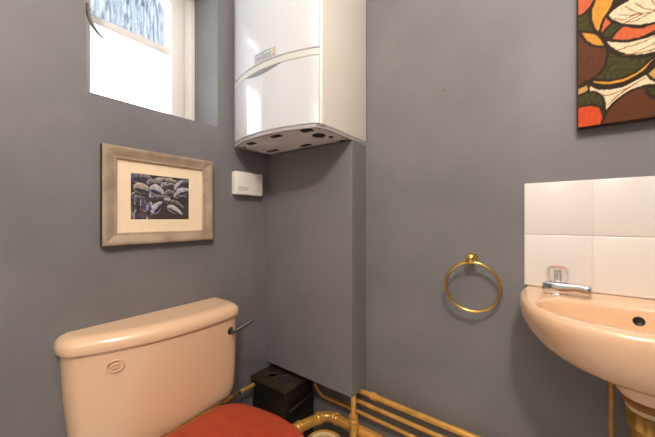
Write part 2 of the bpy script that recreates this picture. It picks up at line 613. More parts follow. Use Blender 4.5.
# ------------------------------------------------------------------ white control box on the left wall
cb = empty('control_box', (0, -0.239, 1.21), 'small white plastic heating control box on the wall below the boiler', 'control box')
obj('cover', box(B(), 0.006, 0.032, -0.305, -0.161, 1.161, 1.259, 0.004, 3), M['white_plastic'], cb)
obj('back_plate', box(B(), 0.0, 0.0065, -0.302, -0.164, 1.164, 1.256, 0.001), M['white_plastic'], cb)
bm = B()
box(bm, 0.0315, 0.0326, -0.199, -0.1965, 1.215, 1.248, 0.0003)
box(bm, 0.0315, 0.0326, -0.187, -0.1855, 1.176, 1.248, 0.0003)
obj('groove_shade', bm, M['grey_text_groove'], cb)  # raised grey strips, coloured as the shade in shallow grooves
bm = B()
random.seed(4)
for k in range(4):
    y = -0.292
    while y < -0.254 + 0.006 * k:
        w = random.uniform(0.003, 0.007)
        box(bm, 0.0316, 0.0325, y, y + w, 1.1785 + 0.005 * k, 1.1805 + 0.005 * k)
        y += w + 0.002
obj('small_print', bm, M['grey_text_groove'], cb, smooth=False)

# ------------------------------------------------------------------ framed picture
PY0, PY1, PZ0, PZ1 = -0.757, -0.403, 0.978, 1.281
pf = empty('picture_frame', (0, (PY0 + PY1) / 2, PZ0), 'framed shell picture with cream mount and brushed champagne frame', 'picture')
# mitred moulding: rings from the wall outwards and in
prof = [(0.0, 0.001), (0.0, 0.022), (0.003, 0.026), (0.010, 0.0255), (0.030, 0.0185), (0.036, 0.0185), (0.038, 0.016), (0.038, 0.006)]
bm = B()
rings = []
for d, x in prof:
    rings.append([(x, PY0 + d, PZ0 + d), (x, PY1 - d, PZ0 + d), (x, PY1 - d, PZ1 - d), (x, PY0 + d, PZ1 - d)])
loft(bm, rings, cap0=False, cap1=False)
mo = obj('moulding', bm, [M['moulding'], M['frame_edge']], pf, angle=12)
for p in mo.data.polygons:
    c = p.center + ROOT[pf]
    if c.x < 0.02 and (c.y < PY0 + 0.001 or c.y > PY1 - 0.001 or c.z < PZ0 + 0.001 or c.z > PZ1 - 0.001):
        p.material_index = 1
QY0, QY1, QZ0, QZ1 = -0.680, -0.491, 1.056, 1.205
bm = B()
ring_frame(bm, 0.0075, 0.0105, PY0 + 0.036, PY1 - 0.036, PZ0 + 0.036, PZ1 - 0.036, 0.01, bev=0)
bm.free()
bm = B()
y0, y1, z0, z1 = PY0 + 0.034, PY1 - 0.034, PZ0 + 0.034, PZ1 - 0.034
rr = []
for x, a, b_, c, d in ((0.006, y0, y1, z0, z1), (0.0105, y0, y1, z0, z1), (0.0105, QY0, QY1, QZ0, QZ1), (0.009, QY0 + 0.001, QY1 - 0.001, QZ0 + 0.001, QZ1 - 0.001)):
    rr.append([(x, a, c), (x, b_, c), (x, b_, d), (x, a, d)])
loft(bm, rr, cap0=True, cap1=False)
obj('mount', bm, M['mat_board'], pf, smooth=False)


def painted_grid(name, m, parent, nu, nv, pos, colours):
    """dense flat grid with a colour attribute; pos(u,v)->xyz, colours: (nv+1, nu+1, 3) linear"""
    verts = [pos(i / nu, j / nv) for j in range(nv + 1) for i in range(nu + 1)]
    off = ROOT[parent]
    verts = [tuple(Vector(v) - off) for v in verts]
    faces = [(j * (nu + 1) + i, j * (nu + 1) + i + 1, (j + 1) * (nu + 1) + i + 1, (j + 1) * (nu + 1) + i) for j in range(nv) for i in range(nu)]
    me = bpy.data.meshes.new(name)
    me.from_pydata(verts, [], faces)
    a = me.color_attributes.new('paint', 'FLOAT_COLOR', 'POINT')
    buf = np.ones(((nu + 1) * (nv + 1), 4), dtype=np.float32)
    buf[:, :3] = colours.reshape(-1, 3)
    a.data.foreach_set('color', buf.ravel())
    me.materials.append(m)
    o = bpy.data.objects.new(name, me)
    C.objects.link(o)
    o.parent = parent
    ROOT[o] = off
    return o


def lin(c):
    return np.array(srgb(*c)[:3])


# the shells: u to the right 0..1.27, v up 0..1 (in picture heights)
nu, nv = 150, 118
asp = 0.189 / 0.149
U, V = np.meshgrid(np.linspace(0, asp, nu + 1), np.linspace(0, 1, nv + 1))
img = np.zeros((nv + 1, nu + 1, 3)) + lin((62, 54, 54))
rng = np.random.default_rng(11)
img[(V < 0.35) & (U > 0.40)] = lin((72, 60, 52))


def shell(cx, cy, a, b_, ang, light, dark, turn=1):
    c, s = math.cos(ang), math.sin(ang)
    x = (U - cx) * c + (V - cy) * s
    y = -(U - cx) * s + (V - cy) * c
    taper = 1 - 0.45 * np.clip(x / a, -1, 1)
    q = (x / a) ** 2 + (y / (b_ * taper)) ** 2
    outl = q < 1.0
    img[outl] = lin((38, 34, 40))
    body = q < 0.84
    t = np.clip(0.5 + 0.5 * turn * y / (b_ * taper), 0, 1)
    ribs = 0.5 + 0.5 * np.sin(44 * np.sqrt((x + a) ** 2 + (1.7 * y) ** 2))
    col = lin(dark)[None, None] * (1 - t[..., None]) + lin(light)[None, None] * t[..., None]
    col = col * (0.8 + 0.3 * ribs[..., None])
    img[body] = col[body]
    # open dark hollow on one side
    hol = ((x / (a * 0.75)) ** 2 + ((y + turn * b_ * 0.35) / (b_ * 0.30)) ** 2 < 1) & body
    img[hol] = lin((58, 56, 70))
    pearl = (np.abs(q - 0.62) < 0.07) & (y * turn > 0)
    img[pearl] = img[pearl] * 0.5 + lin((236, 232, 230)) * 0.5


W, BL, GR, TN = (226, 222, 220), (120, 130, 168), (150, 146, 150), (206, 190, 172)
for args in (
    (0.10, 0.92, 0.14, 0.11, 0.3, BL, (60, 64, 96)), (0.30, 0.93, 0.15, 0.09, -0.2, GR, (70, 66, 74)),
    (0.62, 0.90, 0.19, 0.08, 0.35, TN, (86, 76, 82)), (0.86, 0.90, 0.17, 0.08, -0.15, TN, (80, 70, 74)), (1.12, 0.88, 0.17, 0.10, 0.5, GR, (60, 58, 66)),
    (0.45, 0.83, 0.16, 0.09, 0.2, GR, (80, 76, 84)), (0.76, 0.80, 0.18, 0.075, 0.25, (190, 176, 170), (62, 58, 72)),
    (0.24, 0.67, 0.21, 0.13, -0.25, TN, (92, 84, 84)), (0.53, 0.66, 0.18, 0.13, -0.35, W, (96, 100, 140)),
    (1.02, 0.82, 0.16, 0.08, 0.9, W, (86, 84, 96)), (1.13, 0.68, 0.19, 0.11, 0.35, W, (104, 108, 130)),
    (0.83, 0.62, 0.15, 0.09, 0.1, GR, (52, 50, 60)), (0.62, 0.51, 0.24, 0.06, 0.05, GR, (58, 56, 64)),
    (0.98, 0.60, 0.10, 0.06, 0.7, W, (100, 96, 100)), (0.20, 0.42, 0.16, 0.12, 0.2, (120, 108, 118), (56, 48, 62)),
    (0.53, 0.28, 0.19, 0.11, 0.9, W, (88, 92, 128)), (0.83, 0.40, 0.19, 0.07, -0.55, W, (70, 68, 80)),
    (0.98, 0.36, 0.20, 0.08, -0.45, (150, 132, 126), (54, 48, 52)), (0.93, 0.22, 0.22, 0.09, -0.5, (236, 226, 216), (120, 118, 126))):
    shell(*args)
# small worked strokes at the lower left
for k in range(70):
    cx, cy = rng.uniform(0.01, 0.42), rng.uniform(0.02, 0.58)
    a, b_ = rng.uniform(0.012, 0.03), rng.uniform(0.03, 0.09)
    col = [(86, 92, 138), (150, 150, 166), (58, 50, 62), (128, 84, 62), (70, 62, 72), (190, 188, 196)][rng.integers(6)]
    msk = ((U - cx) / a) ** 2 + ((V - cy) / b_) ** 2 < 1
    img[msk] = lin(col) * 0.85
for k in range(26):
    cx, cy = rng.uniform(0.02, 1.2), rng.uniform(0.45, 0.98)
    col = [(168, 104, 72), (176, 170, 184), (44, 42, 56)][rng.integers(3)]
    msk = ((U - cx) / 0.03) ** 2 + ((V - cy) / 0.012) ** 2 < 1
    img[msk] = lin(col)
img = img * 0.85 + 0.012
painted_grid('print', M['print'], pf, nu, nv, lambda u, v: (0.0088, QY0 + (QY1 - QY0) * u, QZ0 + (QZ1 - QZ0) * v), img)

# ------------------------------------------------------------------ abstract canvas on the back wall
KX0, KZ0, KW, KH = 1.130, 1.300, 0.42, 0.56
cv = empty('canvas_painting', (KX0 + KW / 2, 0, KZ0), 'abstract canvas painting of leaf shapes in orange green and cream above the basin', 'painting')
obj('stretcher', box(B(), KX0, KX0 + KW, -0.0345, 0.0, KZ0, KZ0 + KH, 0.002), M['canvas_edge'], cv)
PAL = {'coral': (203, 96, 54), 'olive': (62, 58, 18), 'orange': (212, 146, 50), 'cream': (230, 206, 168), 'brown': (92, 50, 22),
       'tan': (196, 152, 84), 'red': (206, 76, 32)}
SHAPES = [
    ('coral', [(-0.008, 0.355), (0.037, 0.334), (0.031, 0.321), (0.024, 0.307), (0.011, 0.295), (-0.006, 0.291)]),
    ('olive', [(-0.006, 0.291), (0.011, 0.293), (0.023, 0.304), (0.022, 0.283), (0.027, 0.256), (0.031, 0.239), (0.002, 0.250), (-0.006, 0.257)]),
    ('orange', [(0.037, 0.341), (0.075, 0.324), (0.068, 0.304), (0.063, 0.288), (0.052, 0.270), (0.045, 0.254), (0.041, 0.231), (0.031, 0.247), (0.024, 0.274), (0.024, 0.297), (0.030, 0.314)]),
    ('coral', [(0.052, 0.269), (0.064, 0.249), (0.047, 0.231), (0.042, 0.235), (0.045, 0.253)]),
    ('olive', [(0.065, 0.248), (0.083, 0.236), (0.062, 0.212), (0.045, 0.226)]),
    ('coral', [(0.083, 0.234), (0.111, 0.219), (0.137, 0.221), (0.174, 0.230), (0.174, 0.206), (0.137, 0.200), (0.113, 0.193), (0.085, 0.196), (0.062, 0.210)]),
    ('cream', [(0.055, 0.271), (0.070, 0.285), (0.091, 0.293), (0.108, 0.301), (0.142, 0.299), (0.174, 0.277), (0.170, 0.245), (0.151, 0.229), (0.137, 0.221), (0.111, 0.223), (0.085, 0.236), (0.067, 0.251)]),
    ('cream', [(0.048, 0.214), (0.064, 0.204), (0.091, 0.193), (0.116, 0.191), (0.137, 0.195), (0.174, 0.210), (0.174, 0.166), (0.156, 0.155), (0.137, 0.151), (0.118, 0.151), (0.098, 0.155), (0.075, 0.172), (0.059, 0.191)]),
    ('orange', [(0.002, 0.250), (0.028, 0.238), (0.041, 0.224), (0.053, 0.193), (0.031, 0.203), (0.014, 0.222)]),
    ('brown', [(-0.006, 0.256), (0.002, 0.250), (0.014, 0.222), (0.031, 0.203), (0.055, 0.191), (0.056, 0.168), (0.051, 0.147), (0.042, 0.131), (0.026, 0.118), (0.011, 0.115), (-0.006, 0.108)]),
    ('olive', [(0.058, 0.180), (0.075, 0.165), (0.108, 0.147), (0.137, 0.147), (0.156, 0.150), (0.142, 0.136), (0.123, 0.119), (0.111, 0.114), (0.085, 0.105), (0.055, 0.109), (0.028, 0.120), (0.044, 0.130), (0.052, 0.147)]),
    ('orange', [(0.023, 0.118), (0.055, 0.107), (0.084, 0.106), (0.111, 0.118), (0.128, 0.135), (0.152, 0.150), (0.167, 0.156), (0.162, 0.143), (0.136, 0.133), (0.119, 0.112), (0.092, 0.096), (0.061, 0.094), (0.034, 0.104)]),
    ('cream', [(0.019, 0.109), (0.040, 0.091), (0.078, 0.085), (0.111, 0.099), (0.124, 0.104), (0.137, 0.084), (0.152, 0.072), (0.137, 0.074), (0.122, 0.076), (0.095, 0.070), (0.070, 0.051), (0.052, 0.025), (0.048, 0.060), (0.019, 0.088)]),
    ('tan', [(-0.006, 0.101), (0.019, 0.107), (0.019, 0.086), (-0.006, 0.082)]),
    ('olive', [(-0.006, 0.077), (0.012, 0.087), (0.031, 0.085), (0.046, 0.069), (0.049, 0.050), (0.043, 0.041), (0.031, 0.052), (0.016, 0.055), (-0.006, 0.047)]),
    ('red', [(-0.006, 0.047), (0.012, 0.054), (0.028, 0.052), (0.043, 0.041), (0.051, 0.007), (0.052, -0.018), (-0.006, -0.007)]),
    ('brown', [(0.052, 0.025), (0.070, 0.051), (0.095, 0.070), (0.122, 0.075), (0.162, 0.065), (0.186, 0.044), (0.186, -0.042), (0.051, -0.018)]),
    ('tan', [(0.152, 0.135), (0.137, 0.117), (0.124, 0.104), (0.137, 0.084), (0.162, 0.080)]),
    ('olive', [(0.123, 0.070), (0.142, 0.071), (0.162, 0.051), (0.152, 0.031), (0.135, 0.045), (0.127, 0.054)]),
    # the rest of the canvas, beyond what the photograph shows
    ('olive', [(0.18, 0.20), (0.26, 0.28), (0.36, 0.30), (0.43, 0.27), (0.43, 0.18), (0.32, 0.15), (0.22, 0.15)]),
    ('orange', [(0.18, 0.14), (0.26, 0.14), (0.36, 0.12), (0.43, 0.14), (0.43, 0.08), (0.33, 0.06), (0.22, 0.09)]),
    ('coral', [(0.19, 0.03), (0.25, 0.07), (0.33, 0.05), (0.35, -0.02), (0.19, -0.02)]),
    ('cream', [(0.19, 0.31), (0.24, 0.42), (0.33, 0.48), (0.43, 0.47), (0.43, 0.33), (0.30, 0.32)]),
    ('brown', [(-0.01, 0.37), (0.05, 0.36), (0.12, 0.34), (0.17, 0.36), (0.18, 0.46), (0.10, 0.52), (-0.01, 0.50)]),
    ('coral', [(0.10, 0.57), (0.12, 0.53), (0.20, 0.48), (0.27, 0.49), (0.34, 0.57)]),
]


def dense(poly, k=6):
    n = len(poly)
    out = []
    for i in range(n):
        p0, p1, p2, p3 = (np.array(poly[(i + q) % n]) for q in (-1, 0, 1, 2))
        e = 0.35          # a little rounded, corners stay near their points
        for s in range(k):
            t = s / k
            h = p1 + (p2 - p1) * t
            c = 0.5 * ((2 * p1) + (p2 - p0) * t + (2 * p0 - 5 * p1 + 4 * p2 - p3) * t * t + (3 * p1 - p0 - 3 * p2 + p3) * t ** 3)
            out.append(h * e + c * (1 - e))
    return np.array(out)


nu, nv = 210, 280
X, Z = np.meshgrid(np.linspace(0, KW, nu + 1), np.linspace(0, KH, nv + 1))
img = np.zeros((nv + 1, nu + 1, 3)) + lin((44, 30, 16))
for name, poly in SHAPES:
    q = dense(poly)
    inside = np.zeros(X.shape, bool)
    dist = np.full(X.shape, 9.0)
    for (xa, za), (xb, zb) in zip(q, np.roll(q, -1, 0)):
        if abs(zb - za) > 1e-9:
            cond = ((za > Z) != (zb > Z)) & (X < (xb - xa) * (Z - za) / (zb - za) + xa)
            inside ^= cond
        L2 = (xb - xa) ** 2 + (zb - za) ** 2 + 1e-12
        t = np.clip(((X - xa) * (xb - xa) + (Z - za) * (zb - za)) / L2, 0, 1)
        dist = np.minimum(dist, np.hypot(X - xa - t * (xb - xa), Z - za - t * (zb - za)))
    outline = (dist < 0.0029)
    body = inside & ~outline
    base = lin(PAL[name])
    streak = 1 + 0.05 * np.sin(X * 700 + Z * 330 + 5 * np.sin(Z * 90 + X * 40))
    if name == 'olive':
        streak = 1 + 0.3 * np.sin(X * 170 - Z * 290 + 5 * np.sin(X * 90 + Z * 60)) * np.sin(X * 60 + Z * 120)
    col = base[None, None] * streak[..., None]
    img[outline] = lin((44, 30, 16))
    img[body] = col[body]
# brown veins on the two cream leaves
for p in ([(0.165, 0.244), (0.14, 0.247), (0.115, 0.25), (0.102, 0.262), (0.088, 0.279)], [(0.115, 0.25), (0.095, 0.255), (0.075, 0.265)], [(0.14, 0.247), (0.118, 0.262), (0.105, 0.28)],
          [(0.105, 0.254), (0.085, 0.247), (0.068, 0.258)], [(0.13, 0.247), (0.105, 0.237), (0.09, 0.24)], [(0.15, 0.246), (0.135, 0.263), (0.13, 0.285)], [(0.12, 0.25), (0.10, 0.245), (0.085, 0.24)],
          [(0.17, 0.19), (0.13, 0.17), (0.10, 0.16), (0.085, 0.162)], [(0.17, 0.205), (0.12, 0.182), (0.075, 0.178)], [(0.17, 0.175), (0.13, 0.157), (0.10, 0.158)],
          [(0.12, 0.095), (0.09, 0.078), (0.06, 0.07), (0.045, 0.072)], [(0.11, 0.09), (0.075, 0.066), (0.055, 0.045)]):
    for (xa, za), (xb, zb) in zip(p[:-1], p[1:]):
        L2 = (xb - xa) ** 2 + (zb - za) ** 2
        t = np.clip(((X - xa) * (xb - xa) + (Z - za) * (zb - za)) / L2, 0, 1)
        d = np.hypot(X - xa - t * (xb - xa), Z - za - t * (zb - za))
        img[d < 0.0011] = lin((140, 88, 44))
painted_grid('canvas', M['art'], cv, nu, nv, lambda u, v: (KX0 + KW * u, -0.0352, KZ0 + KH * v), img)

# ------------------------------------------------------------------ tiles
sp = empty('tile_splashback', (1.235, 0, 0.862), 'splashback of square white tiles on the wall behind the basin', 'splashback')
bm = B()
for i in range(3):
    for j in range(2):
        x0 = 1.010 + 0.15 * i
        z0 = 0.8636 + 0.15 * j
        box(bm, x0 + 0.0008, x0 + 0.1492, -0.0085, -0.001, z0 + 0.0008, z0 + 0.1492, 0.0022, 3)
obj('tiles', bm, M['tile'], sp)
obj('grout', box(B(), 1.0105, 1.4595, -0.0062, 0.0, 0.864, 1.163), M['grout'], sp, smooth=False)

# ------------------------------------------------------------------ washbasin
BCX = 1.225
wb_ = empty('washbasin', (BCX, 0, 0.69), 'small peach ceramic washbasin fixed to the wall under white tiles', 'basin')
N = 64


def basin_ring(a, bf, yb, z, n=3.2, yc=None):
    """outer outline: flat at the back (y=yb), superelliptic towards the front"""
    pts = []
    half = N // 2
    yc = yb if yc is None else yc
    for i in range(half + 1):
        t = PI * i / half
        c, s = math.cos(t), math.sin(t)
        x = -a * math.copysign(abs(c) ** (2 / n), c)
        y = yc - (bf + yc) * (abs(s) ** (2 / n)) if True else 0
        k = 1 - 0.055 * max(0.0, 1 + (y - 0.0) / 0.13) ** 2
        pts.append((BCX + x * k, y, z))
    a = abs(pts[0][0] - BCX)
    for i in range(1, half):
        t = i / half
        pts.append((BCX + a - 2 * a * t, yb, z))
    return pts


def bowl_ring(a, b_, cy, z, n=2.5):
    pts = []
    half = N // 2
    for i in range(half + 1):
        t = PI * i / half
        c, s = math.cos(t), math.sin(t)
        pts.append((BCX - a * math.copysign(abs(c) ** (2 / n), c), cy - b_ * abs(s) ** (2 / n), z))
    for i in range(1, half):
        t = PI + PI * i / half
        c, s = math.cos(t), math.sin(t)
        pts.append((BCX - a * math.copysign(abs(c) ** (2 / n), c), cy + b_ * abs(s) ** (2 / n), z))
    return pts


ZR = 0.8632
rings = []
# from the bottom of the outside, up over the rim and down the bowl
for a, bf, yb, z, n in ((0.052, 0.250, -0.140, 0.741, 2.0), (0.098, 0.272, -0.110, 0.742, 2.1), (0.146, 0.294, -0.070, 0.747, 2.3), (0.182, 0.313, -0.030, 0.760, 2.5),
                        (0.204, 0.328, -0.010, 0.781, 2.7), (0.216, 0.337, -0.003, 0.804, 2.9), (0.2220, 0.342, -0.001, 0.825, 3.0), (0.2235, 0.344, -0.001, 0.840, 3.1),
                        (0.2230, 0.3435, -0.001, 0.853, 3.1), (0.2200, 0.340, -0.002, 0.8610, 3.1), (0.2150, 0.333, -0.003, ZR, 3.1)):
    rings.append(basin_ring(a, bf, yb, z, n))
for a, b_, cy, z, n in ((0.184, 0.104, -0.204, ZR - 0.0005, 2.5), (0.178, 0.099, -0.204, ZR - 0.003, 2.5), (0.174, 0.0955, -0.204, ZR - 0.010, 2.5), (0.171, 0.093, -0.204, ZR - 0.022, 2.45),
                        (0.166, 0.089, -0.204, ZR - 0.05, 2.4), (0.154, 0.082, -0.203, ZR - 0.078, 2.3), (0.130, 0.070, -0.202, ZR - 0.096, 2.2), (0.08, 0.048, -0.201, ZR - 0.105, 2.1), (0.035, 0.03, -0.20, ZR - 0.109, 2.0), (0.022, 0.022, -0.20, ZR - 0.110, 2.0)):
    rings.append(bowl_ring(a, b_, cy, z, n))
obj('bowl', loft(B(), rings), M['basin'], wb_, angle=60)
bm = B()
lathe(bm, [(0.0100, -0.002), (0.0100, 0.001), (0.0085, 0.0015), (0.007, 0.0005), (0, 0.0003)], (1.2265, -0.1125, 0.832), (0, -1, 0.15), 24)
obj('overflow_shade', bm, M['pump'], wb_)  # dark disc, its colour imitates the shade inside the overflow opening
bm = B()
lathe(bm, [(0.022, 0), (0.022, 0.003), (0.014, 0.004), (0.012, 0.001), (0, 0.001)], (1.225, -0.20, 0.7525), (0, 0, 1), 24)
obj('plughole', bm, M['chrome'], wb_)
WX, WY = 1.229, -0.197
bm = B()
lathe(bm, [(0.066, 0.040), (0.058, 0.026), (0.053, 0.008), (0.049, 0.0), (0.043, -0.004), (0.02, -0.004)], (WX, WY, 0.706), (0, 0, 1), 40)
obj('waste_boss', bm, M['basin'], wb_)
bm = tube(B(), smooth_path([(1.186, -0.09, 0.745), (1.188, -0.10, 0.705), (1.194, -0.115, 0.686), (1.206, -0.135, 0.677), (1.222, -0.155, 0.676)], 6), 0.0045, 12)
obj('bracket', bm, M['seal'], wb_, label='pale curved bracket under the bowl')

# waste pipe with ridged nut
wp = empty('waste_pipe', (WX, WY, 0.0), 'thick brass waste pipe with a ridged nut hanging below the basin', 'waste pipe')
bm = B()
lathe(bm, [(0.02, 0.004), (0.040, 0.003), (0.042, -0.003), (0.038, -0.010), (0.034, -0.012)], (WX, WY, 0.697), (0, 0, 1), 36)
obj('flange', bm, M['rust'], wp)
bm = B()
lathe(bm, [(0.03, 0.0), (0.0365, -0.001), (0.0375, -0.006), (0.0355, -0.010), (0.028, -0.010)], (WX, WY, 0.686), (0, 0, 1), 36)
obj('washer', bm, M['seal'], wp)
bm = B()
lathe(bm, [(0.028, 0.0), (0.0355, -0.001), (0.037, -0.004), (0.037, -0.030), (0.0355, -0.034), (0.028, -0.034)], (WX, WY, 0.677), (0, 0, 1), 96, 0.035, 12)
obj('nut', bm, M['old_brass'], wp)
bm = B()
lathe(bm, [(0.030, 0.0), (0.030, -0.2), (0.0335, -0.202), (0.0335, -0.23), (0.030, -0.232), (0.030, -0.643)], (WX, WY, 0.645), (0, 0, 1), 36)
obj('tailpiece', bm, M['old_brass'], wp)
# feed pipe behind the basin
o = obj('feed_pipe', tube(B(), [(1.193, -0.032, 0.0), (1.193, -0.032, 0.737)], 0.0058, 16), M['copper'], origin=(1.193, -0.032, 0))
tag(o, 'thin upright copper feed pipe on the wall under the basin', 'pipe')

# ------------------------------------------------------------------ tap
TX, TY, TZ = 1.083, -0.078, 0.8625
tp = empty('pillar_tap', (TX, TY, TZ), 'chrome basin tap with a clear fluted knob on the left of the basin', 'tap')
bm = B()
lathe(bm, [(0.0, 0.0), (0.024, 0.0), (0.025, 0.004), (0.020, 0.008), (0.0175, 0.014), (0.019, 0.022), (0.0195, 0.030), (0.014, 0.033), (0.010, 0.036), (0.0, 0.036)], (TX, TY, TZ), (0, 0, 1), 32)
obj('body', bm, M['chrome'], tp)
bm = B()
rings = []
D = Vector((0.97, -0.22, 0)).normalized()
S = Vector((-D.y, D.x, 0))
for l, wd, zt, zb in ((-0.026, 0.016, 0.029, 0.004), (-0.020, 0.021, 0.034, 0.002), (0.0, 0.0225, 0.0355, 0.001), (0.014, 0.020, 0.035, 0.004), (0.028, 0.017, 0.034, 0.010), (0.042, 0.0155, 0.0335, 0.0125),
                      (0.056, 0.0155, 0.0335, 0.0115), (0.066, 0.0155, 0.033, 0.010), (0.070, 0.0135, 0.030, 0.011)):
    c = Vector((TX, TY, TZ)) + D * l
    ring = []
    for i in range(20):
        a = 2 * PI * i / 20
        ca, sa = math.cos(a), math.sin(a)
        ring.append(c + S * wd * 1.1 * math.copysign(abs(ca) ** 0.42, ca) + Vector((0, 0, (zt + zb) / 2 + (zt - zb) / 2 * math.copysign(abs(sa) ** 0.42, sa))))
    rings.append(ring)
obj('spout', loft(bm, rings), M['chrome'], tp)
bm = B()
lathe(bm, [(0.010, 0.0), (0.0195, 0.001), (0.0225, 0.005), (0.0235, 0.015), (0.0225, 0.026), (0.020, 0.032), (0.017, 0.0345), (0.0, 0.0345)], (TX + 0.003, TY, TZ + 0.036), (0, 0, 1), 96, 0.06, 8)
kn = obj('knob', bm, M['acrylic'], tp)
bm = B()
lathe(bm, [(0.0, 0.0), (0.016, 0.0), (0.0165, 0.0015), (0.014, 0.0025), (0.0, 0.0035)], (TX + 0.003, TY, TZ + 0.0708), (0, 0, 1), 28)
obj('cap', bm, M['red_cap'], kn)
bm = B()
lathe(bm, [(0.0, 0.0), (0.0045, -0.008), (0.0045, 0.018), (0.0, 0.019)], (TX + 0.003, TY, TZ + 0.042), (0, 0, 1), 16)
obj('spindle', bm, M['chrome'], kn)

# ------------------------------------------------------------------ towel ring
RX, RZ = 0.873, 0.935
tr = empty('towel_ring', (RX, 0, RZ), 'round brass towel ring on the grey wall beside the basin', 'towel ring')
bm = B()
lathe(bm, [(0.0, 0.0), (0.014, 0.0), (0.0145, 0.003), (0.012, 0.006), (0.008, 0.010), (0.007, 0.016), (0.007, 0.026), (0.010, 0.030), (0.0145, 0.035), (0.0165, 0.043), (0.015, 0.050), (0.010, 0.055), (0.0, 0.057)],
      (RX, 0, RZ), (0, -1, 0), 32)
obj('post', bm, M['brass'], tr)
bm = B()
lathe(bm, [(0.0, -0.012), (0.0075, -0.012), (0.008, -0.010), (0.008, 0.010), (0.0075, 0.012), (0.0, 0.012)], (RX - 0.004, -0.046, RZ - 0.010), (1, 0, 0), 20)
obj('holder', bm, M['brass'], tr)
obj('ring', torus(B(), (RX + 0.004, -0.046, RZ - 0.012 - 0.076), (-0.12, 1, 0.0), 0.0765, 0.0049, 96, 14), M['brass'], tr)

# a brass plug left in the back wall and a small filler spot
bm = B()
lathe(bm, [(0.0045, 0), (0.0045, 0.0015), (0.003, 0.0025), (0.0, 0.0015)], (0.781, 0, 1.503), (0, -1, 0), 14)
tag(obj('wall_screw', bm, M['brass_screw'], origin=(0.781, 0, 1.503)), 'tiny brass screw head left in the bare grey wall right of the boiler', 'screw')

# ------------------------------------------------------------------ toilet
to = empty('toilet', (0.25, -0.605, 0.0), 'pink beige close coupled toilet with a red wooden seat below the framed picture', 'toilet')


def cr_closed_front(pts, k=6):
    """catmull-rom through an open 2-D list"""
    return [(p.x, p.y) for p in smooth_path([(a, b, 0) for a, b in pts], k)]


lid_pts = cr_closed_front([(0.003, -0.858), (0.03, -0.862), (0.062, -0.858), (0.088, -0.844), (0.106, -0.816), (0.130, -0.765), (0.154, -0.695), (0.168, -0.620), (0.171, -0.540),
                           (0.166, -0.455), (0.158, -0.400), (0.143, -0.372), (0.110, -0.357), (0.06, -0.352), (0.003, -0.353)], 5)


def inset_wall(pts, d, ty0=0.0, ty1=0.0):
    q = offset_poly(pts, d) if d else list(pts)
    out = []
    for (x, y), (ox, oy) in zip(q, pts):
        if ox < 0.012:
            x = 0.003
        s = (oy + 0.605) / 0.242
        y -= (ty1 if s > 0 else ty0) * s
        out.append((max(0.003, x), y))
    return out


def zring(pts, z):
    return [(a, b, z) for a, b in pts]


bm = B()
loft(bm, [zring(inset_wall(lid_pts, d), z) for d, z in ((0.006, 0.7035), (0.0012, 0.7045), (0.0, 0.707), (0.0, 0.716), (0.0012, 0.724), (0.005, 0.732), (0.012, 0.739), (0.022, 0.7435), (0.034, 0.7455), (0.042, 0.7455))])
obj('cistern_lid', bm, M['ceramic'], to, angle=50)
bm = B()
loft(bm, [zring(inset_wall(lid_pts, d, t0, t1), z) for d, z, t0, t1 in ((0.007, 0.7035, 0.003, 0.004), (0.008, 0.66, 0.004, 0.003), (0.0095, 0.58, 0.006, 0.002), (0.010, 0.50, 0.012, 0.005), (0.010, 0.455, 0.016, 0.008), (0.0125, 0.43, 0.018, 0.012),
                                                         (0.0165, 0.416, 0.02, 0.016), (0.026, 0.408, 0.02, 0.018))])
obj('cistern', bm, M['ceramic'], to, angle=60)
# embossed oval mark
EY, EZ, EX = -0.757, 0.661, 0.1285
nrm = Vector((0.94, -0.34, 0)).normalized()
tan = Vector((0.34, 0.94, 0)).normalized()
bm = B()
ec = Vector((EX, EY, EZ))
for R_, r_ in ((0.0195, 0.0016),):
    V_ = []
    for i in range(40):
        a = 2 * PI * i / 40
        d = tan * math.cos(a) * R_ + Vector((0, 0, 1)) * math.sin(a) * R_ * 0.8
        V_.append(ec + d)
    tube(bm, V_ + [V_[0]], r_, 8)
for a0, a1 in (((-0.010, -0.002), (-0.002, 0.006)), ((-0.002, 0.006), (0.009, 0.004)), ((-0.008, -0.006), (0.008, -0.005)), ((0.0, -0.004), (0.006, 0.002))):
    tube(bm, [ec + tan * a0[0] + Vector((0, 0, a0[1])), ec + tan * a1[0] + Vector((0, 0, a1[1]))], 0.0013, 8)
obj('emblem', bm, M['ceramic'], to)
# flush lever
bm = B()
lathe(bm, [(0.0, 0.0), (0.0155, 0.0), (0.0155, 0.004), (0.012, 0.008), (0.007, 0.010), (0.006, 0.026), (0.0, 0.027)], (0.146, -0.416, 0.656), (1, 0.12, 0), 24)
lev = obj('flush_lever', bm, M['dark_chrome'], to)
bm = B()
path = smooth_path([(0.166, -0.417, 0.655), (0.173, -0.402, 0.659), (0.180, -0.385, 0.667), (0.187, -0.365, 0.676), (0.192, -0.346, 0.685)], 5)
k_ = len(path) - 1
tube(bm, path, 0.005, 12, rads=[0.0060 + 0.0018 * (i / k_) for i in range(k_ + 1)])
obj('lever_arm', bm, M['dark_chrome'], lev)

# seat lid, seat, hinge bar, pan
def d_outline(x0, x1, yc, hw, hb, n=40, p=2.3):
    pts = [(x0, yc - hb)]
    for i in range(n + 1):
        t = -PI / 2 + PI * i / n
        c, s = math.cos(t), math.sin(t)
        xm = x0 + 0.20
        pts.append((xm + (x1 - xm) * abs(c) ** (2 / p), yc + hw * math.copysign(abs(s) ** (2 / p), s)))
    pts.append((x0, yc + hb))
    return [(p_.x, p_.y) for p_ in smooth_path([(a, b, 0) for a, b in pts], 3)]


